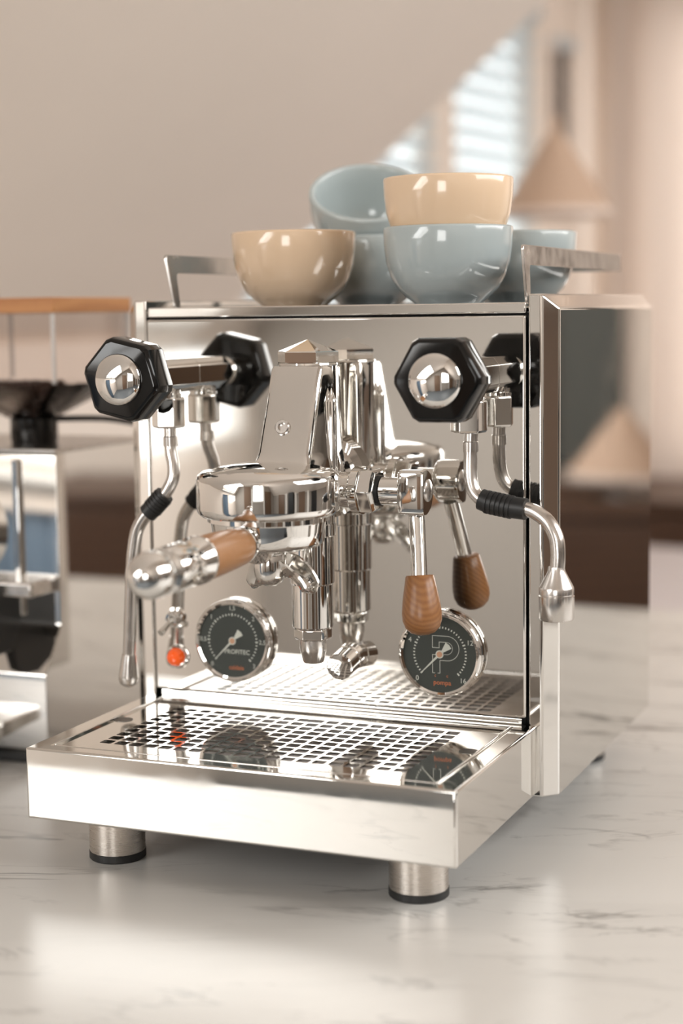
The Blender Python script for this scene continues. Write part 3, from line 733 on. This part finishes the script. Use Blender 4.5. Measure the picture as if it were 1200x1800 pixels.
# ---- pressure gauges
def gauge(x, z, yf, name, big):
    rr = 28.4
    bz = mk(name, lathe([(0, 0), (rr - 2, 0), (rr - 2, 1), (rr, 1.6), (rr, 3.4), (rr - 1, 4.2), (rr - .2, 5), (rr, 5.8), (rr - .4, 7.2), (rr - 2.2, 8.2), (rr - 3.6, 7.6), (rr - 4, 6), (0, 6)], (x, -0.6, z), (0, -1, 0), 72), CHROME, em, sharp=50)
    y = -7.1
    mk('dial', lathe([(0, 0), (rr - 3.9, 0), (rr - 3.9, .3), (0, .3)], (x, -6.7, z), (0, -1, 0), 64), DIAL, bz)
    ticks = []
    N = 40 if big else 36
    for i in range(N + 1):
        a = R(225 - 270 * i / N)
        maj = i % (10 if big else 6) == 0
        L_ = 1.9 if maj else 1.25
        r1 = 17.6 if big else 18.0
        wv = 0.42 if not maj else 0.5
        cx, cz = x + r1 * math.cos(a), z + r1 * math.sin(a)
        ux, uz = math.cos(a), math.sin(a)
        q = [(-L_ / 2, -wv), (L_ / 2, -wv), (L_ / 2, wv), (-L_ / 2, wv)]
        ticks.append(([(cx + p_ * ux - w_ * uz, y, cz + p_ * uz + w_ * ux) for p_, w_ in q], [(0, 1, 2, 3)]))
    mk('dial_scale', ticks, PRINT, bz)
    nums = ['0', '4', '8', '12', '16'] if big else ['0', '0,5', '1', '1,5', '2', '2,5', '3']
    td = []
    for i, s in enumerate(nums):
        a = R(225 - 270 * i / (len(nums) - 1))
        rn = 22.0 if big else 22.2
        mk('numeral', text_data(s, 4.6 if big else 4.2, x + rn * math.cos(a), z + rn * math.sin(a) - (1.0 if i in (0, len(nums) - 1) else 0), y, 0.0), PRINT, bz)
    if big:
        lg = []
        def stroke(pts, w=0.36, closed=False):
            n_ = len(pts)
            for i in range(n_ if closed else n_ - 1):
                p_, q_ = Vector(pts[i]), Vector(pts[(i + 1) % n_]); d_ = (q_ - p_)
                if d_.length < 1e-6: continue
                e = d_.normalized() * (w * .5); nn = Vector((-d_.y, d_.x)).normalized() * (w * .5)
                vv = [p_ - e - nn, q_ + e - nn, q_ + e + nn, p_ - e + nn]
                lg.append(([(x + v_.x, y, z + v_.y) for v_ in vv], [(0, 1, 2, 3)]))
        # outline of the letter P: outer contour, inner bowl, foot of the stem
        arc = lambda cx, cz, r, a0_, a1_, n_=14: [(cx + r * math.cos(R(a0_ + (a1_ - a0_) * i / n_)), cz + r * math.sin(R(a0_ + (a1_ - a0_) * i / n_))) for i in range(n_ + 1)]
        stroke([(-5, 4.2), (-5, 12)] + arc(5, 4, 8, 90, -90) + [(0, -4), (0, -12.4)])
        stroke([(-5, 4.2), (-0.4, 4.2), (-0.4, 8)] + arc(4.6, 4, 4, 90, -90) + [(3, 0)])
        stroke([(0, -12.4), (-1.4, -12.4)]); stroke([(-3.6, -12.4), (-5, -12.4), (-5, -.4), (-1, -.4)])
        mk('dial_emblem', lg, PRINT, bz)
        mk('dial_lettering', [text_data('pompa', 4.4, x + 1.5, z - 18.6, y, 0.05), text_data('c', 3, x - 3.2, z - 14, y), text_data('c', 3, x + 5, z - 14, y)], ORANGEP, bz)
    else:
        mk('dial_emblem', text_data('PROFITEC', 4.3, x + 3.2, z - 7.6, y, 0.04), PRINT, bz)
        mk('dial_lettering', text_data('caldaia', 4.2, x + 2.5, z - 18.4, y, 0.05), ORANGEP, bz)
    # needle
    a = R(225)
    u = Vector((math.cos(a), math.sin(a))); n_ = Vector((-u.y, u.x))
    P2 = [(-8.6, -2.7), (-9.2, 0), (-8.6, 2.7), (-2.5, .75), (2, .75), (17.5, .25), (17.5, -.25), (2, -.75), (-2.5, -.75)]
    ol = [(x + (u * p_ + n_ * q_).x, z + (u * p_ + n_ * q_).y) for p_, q_ in P2]
    mk('needle', [prism(ol, 'y', -7.7, -7.4), lathe([(0, 7.2), (2.7, 7.2), (2.7, 7.8), (0, 7.8)], (x, 0, z), (0, -1, 0), 24)], PRINT, bz)
    mk('needle_pin', lathe([(0, 7.75), (1.9, 7.75), (1.9, 8.0), (0, 8.0)], (x, 0, z), (0, -1, 0), 24), PINKP, bz)
    mk('gauge_glass', lathe([(0, 8.1), (rr - 3.4, 8.1), (rr - 3.4, 8.35), (0, 8.35)], (x, 0, z), (0, -1, 0), 64), GLASS, bz)
    return bz
gauge(77.8, 121.4, 0, 'pump_pressure_gauge', True)
gauge(-70.6, 120.8, 0, 'boiler_pressure_gauge', False)

# ---- switch, lamp, outlet
ts = mk('toggle_switch', lathe([(0, 0), (7.2, 0), (7.2, 1.6), (5.4, 2), (5.4, 5), (4.2, 6), (4.2, 7.4), (2.8, 7.6), (2.5, 6), (0, 6)], (-117, -0.4, 133), (0, -1, 0), 28), CHROME, em)
mk('switch_bat', tube([(-117, -5, 133), (-118.4, -12, 128.8), (-119.6, -18.5, 125)], [1.5, 1.9, 2.4], 14, 4), CHROME, ts)
il = mk('indicator_lamp', lathe([(0, 0), (8.2, 0), (8.4, 1.6), (7.4, 3.2), (6.6, 3.2), (6.4, 2), (0, 2)], (-116, -0.4, 106), (0, -1, 0), 32), CHROME, em)
mk('amber_lens', loft([[(-116 + a, y, 106 + b) for a, b in ngon(10, r, 0)] for r, y in ((6.3, -2), (6.3, -5), (5.2, -7.6), (2.6, -9.2), (.4, -9.6))]), AMBER, il, sharp=15)
ot = mk('expansion_outlet', lathe([(0, 0), (9.2, 0), (9.2, 7), (8.3, 7.6), (8.3, 9.6), (8.9, 10.2), (8.9, 24.2), (8.2, 25.2), (5, 25.6), (0, 25.8)], (13.5, 0.4, 115), (0.05, -1, -0.12), 40), CHROME, em)

# ------------------------------------------------------------------ portafilter locked into the group
pf = empty('portafilter', (0, -96, 196))
tag(pf, 'chrome portafilter with wooden handle locked into the machine group', 'portafilter')
mk('basket_holder', lathe([(0, 219.6), (37, 219.6), (37, 216.4), (35, 215.6), (34.2, 210), (33.6, 203.5), (31.5, 201), (26, 199.4), (14, 197.2), (0, 197)], (0, -95.7, 0), (0, 0, 1), 80), CHROME, pf, sharp=40)
hx = Vector((0, -115.0, -1.4)).normalized()
ho = Vector((0, -122.4, 205.6))
mk('handle_neck', lathe([(14, -8), (9.4, -4), (8.2, 0), (8.2, 6), (8.8, 8.4), (10.6, 9.4), (11.0, 12.6), (10.2, 13.2)], ho - hx * 0, hx, 40), CHROME, pf, sharp=50)
mk('wooden_grip', lathe([(0, 12.8), (10.2, 12.8), (11.0, 14.4), (11.7, 24), (12.6, 44), (13.0, 66.6), (0, 66.6)], ho, hx, 48), WOODH, pf, sharp=50)
ec = mk('handle_end_cap', lathe([(0, 66.4), (13.4, 66.4), (13.8, 67.2), (13.8, 70), (13.1, 70.8), (13.0, 88), (12.7, 104), (12.3, 105), (12.3, 106.4), (12.9, 107.6)] + [(13.0 * math.cos(R(a)), 119 + 14.5 * math.sin(R(a))) for a in range(-40, 90, 8)] + [(0, 133.5)], ho, hx, 48), CHROME, pf, sharp=50)
spo = mk('spout', lathe([(0, 199), (6.2, 199), (6.2, 196.2), (9.6, 196), (10.0, 195.2), (10.0, 186), (9.4, 182), (7.6, 178.4), (4, 176.2), (0, 175.6)], (0, -95, 0), (0, 0, 1), 40), CAST, pf, sharp=50)
def spout_arm(dirv, L_, drop, sc=1.0, roll=0.0):
    """open curved trough leaving the hub"""
    d_ = Vector((dirv[0], dirv[1], 0)).normalized(); s_ = Vector((-d_.y, d_.x, 0))
    rings = []
    N = 16
    for i in range(N + 1):
        t = i / N
        ang = t * R(72)
        rad = L_ / math.sin(R(72))
        along = 3 + rad * math.sin(ang) * 0.97
        z = 193.0 - drop * (1 - math.cos(ang)) / (1 - math.cos(R(72)))
        c_ = Vector((0, -94.5, z)) + d_ * along
        tg = (d_ * math.cos(ang) - Vector((0, 0, 1)) * math.sin(ang) * drop / L_ * 0.9).normalized()
        up_ = s_.cross(tg); up_ = up_ if up_.z > 0 or up_.dot(d_) > 0 else -up_
        w = (6.2 * (1 - t) + 5.2 * t) * sc; dep = (10.5 * (1 - t) + 5.0 * t) * sc
        rl = roll * min(1, t * 2.5)
        s2 = s_ * math.cos(rl) + up_ * math.sin(rl); u2 = up_ * math.cos(rl) - s_ * math.sin(rl)
        if i >= N - 1: w *= (.72 if i == N - 1 else .3); dep *= (.75 if i == N - 1 else .4)
        th = 1.5
        sec = [(-w, 1.5), (-w, -dep * .55), (-w * .6, -dep), (w * .6, -dep), (w, -dep * .55), (w, 1.5), (w - th, 1.7), (w - th, -dep * .5 + th * .4), (w * .5 - th * .4, -dep + th), (-w * .5 + th * .4, -dep + th), (-w + th, -dep * .5 + th * .4), (-w + th, 1.7)]
        rings.append([c_ + s2 * a + u2 * b for a, b in sec])
    return loft(rings)
mk('spout_arm', spout_arm((0.96, 0.12), 25, 21, 1.12, R(38)), CAST, spo, sharp=50)
mk('spout_arm', spout_arm((-0.80, 0.55), 19, 21, 0.95), CAST, spo, sharp=50)

# ------------------------------------------------------------------ cups on the warming tray
def cup_mesh():
    H = 52.5
    outer = [(0, 0.6), (17.5, 0.6), (18.6, 0), (20.4, 0), (21.4, 1.0), (22.2, 2.6), (27.5, 6.5), (33.4, 12.5), (38, 20.5), (40.9, 30), (42.3, 41), (42.8, 51), (42.4, 52.3), (41, 52.8), (39.2, 52.4), (38.2, 50.5), (37.4, 40), (35.6, 29.5), (32.6, 20.5), (27.8, 13), (21, 8), (11, 5.6), (0, 5.2)]
    v, f = lathe(outer, (0, 0, 0), (0, 0, 1), 72)
    return v, f
CUP = None
def cup(name, loc, material, label, rot=(0, 0, 0), sc=1.0):
    o = mk(name, cup_mesh(), material, sharp=70)
    o.location = Vector(loc) * 0.001; o.rotation_euler = rot; o.scale = (sc, sc, sc)
    tag(o, label, 'cup', 'coffee cups on top of the espresso machine')
    return o
ZC = 342.8
cup('coffee_cup', (-48, 54, ZC), PEACH, 'peach glazed cup standing alone at the left on the cup tray')
cup('coffee_cup', (64.5, 52, ZC), BLUE, 'grey blue cup at the front right with a peach cup stacked in it')
cup('coffee_cup', (64.8, 52, ZC + 31.8), PEACH, 'peach glazed cup stacked inside the front right blue cup')
cup('coffee_cup', (-34, 160, ZC), BLUE, 'grey blue cup behind, under the tilted cup')
tc_ = cup('coffee_cup', (-44, 179, 384), BLUE, 'grey blue cup tilted forward showing its inside, on top of another')
tc_.rotation_mode = 'QUATERNION'; tc_.rotation_quaternion = Matrix.Rotation(R(33), 3, Vector((0.92, 0.39, 0))).to_quaternion()
cup('coffee_cup', (78, 162, ZC), BLUE, 'grey blue cup at the rear right behind the cup rail')

# ------------------------------------------------------------------ coffee grinder at the left
# dark window and door frame on the back wall (they show in the machine's side)
wp = struct(mk('window_6', rbox(0.43, 0.61, K1 - .03, K1, -0.06, 1.0), mat('dark_blind_cloth', (0.10, 0.105, 0.095), 0.6), bevel=3))
struct(mk('trim_2', rbox(0.61, 0.74, K1 - .05, K1, ZF, 1.0), BROWND, bevel=3))

gd = empty('coffee_grinder', (-345, 150, 0))
tag(gd, 'chrome coffee grinder with clear bean hopper and wooden lid beside the machine', 'coffee grinder')
X1, X0 = -262, -425
prof = [(58, 9), (58, 70), (82, 104), (82, 237), (215, 237), (215, 9)]
mk('grinder_body', prism(rounded([(y, z) for y, z in prof], 3, 3), 'x', X0, X1), PANEL, gd, bevel=1.2)
mk('grinder_base', box(X0 + 4, X1 - 3, 56, 212, 0, 9), RUBBER, gd, bevel=2)
mk('front_strip', [box(-300, -294, 78, 84, 110, 232), box(-330, -322, 76, 84, 110, 232)], CHROME, gd, bevel=1.5)
mk('burr_housing', lathe([(0, 0), (40, 0), (40, 44), (36, 48), (0, 48)], (-375, 84, 176), (0, -1, 0), 40), CHROME, gd)
fk = mk('portafilter_fork', box(-400, X1 - 4, 48, 84, 130, 142), SATIN, gd, bevel=2)
mk('fork_arm', box(-306, -298, 30, 84, 84, 140), RUBBER, fk, bevel=2)
mk('grind_chute', lathe([(0, 0), (22, 0), (26, -30), (16, -56), (0, -56)], (-368, 52, 128), (0, 0, 1), 32), CHROME, gd)
mk('catch_tray', prism(rounded([(-420, 0), (-300, 0), (-300, 64), (-420, 64)], 14, 4), 'z', 18, 30), SATIN, gd, bevel=1.5)
mk('top_plate', box(X0 - 2, X1 + 2, 78, 218, 237, 240), SATIN, gd, bevel=0.8)
HC = (-318, 140)
mk('hopper_collar', lathe([(0, 240), (18, 240), (19, 243), (19, 259), (17.5, 261), (0, 261)], (HC[0], HC[1], 0), (0, 0, 1), 40), BLACKK, gd)
mk('collar_lever', tube([(HC[0] + 16, HC[1] + 2, 259), (HC[0] + 40, HC[1] + 40, 257), (-262, 205, 252)], 2.6, 10, 4), RUBBER, gd)
# clear hopper: square box over a funnel
hw = 57
def sq(r, z, cx=HC[0], cy=HC[1], rad=4):
    return [(cx + a, cy + b, z) for a, b in rounded([(-r, -r), (r, -r), (r, r), (-r, r)], rad, 3)]
def hopper(o):
    return [sq(16 - o, 260, rad=6), sq(20 - o, 263, rad=6), sq(hw - o, 288), sq(hw - o, 343)]
shell = loft(hopper(0) + hopper(1.8)[::-1], cap=False)
mk('hopper', shell, ACRYL, gd, sharp=30)
for ex, ey in ((1, 1), (1, -1), (-1, -1), (-1, 1)):
    mk('hopper_edge_glint', box(HC[0] + ex * (hw - 1) - 1.6, HC[0] + ex * (hw - 1) + 1.6, HC[1] + ey * (hw - 1) - 1.6, HC[1] + ey * (hw - 1) + 1.6, 289, 342.8), ACRYLE, gd, bevel=0.8)  # pale rods stand in for bright edge glints
mk('hopper_lid', box(HC[0] - hw - 1.5, HC[0] + hw + 1.5, HC[1] - hw - 1.5, HC[1] + hw + 1.5, 343, 354.6), WOODL, gd, bevel=0.8)
# beans: a heap of separate little shapes joined as one mass
bparts = []
bv, bf = lathe([(0, -4.4), (2.4, -3.4), (3.4, 0), (2.4, 3.4), (0, 4.4)], (0, 0, 0), (0, 0, 1), 7)
for i in range(900):
    z = random.uniform(262, 286)
    r_ = 15 + (hw - 22) * max(0, min(1, (z - 263) / 26)) - 3
    if z > 280: r_ *= max(0.3, (290 - z) / 10)
    x, y = HC[0] + random.uniform(-r_, r_), HC[1] + random.uniform(-r_, r_)
    M = Matrix.Translation((x, y, z)) @ Matrix.Rotation(random.uniform(0, 6.3), 4, 'Z') @ Matrix.Rotation(random.uniform(0, 3), 4, 'X')
    bparts.append(move((bv, bf), M))
tag(mk('coffee_beans', bparts, BEAN, gd, sharp=80), 'dark roasted coffee beans', kind='stuff')
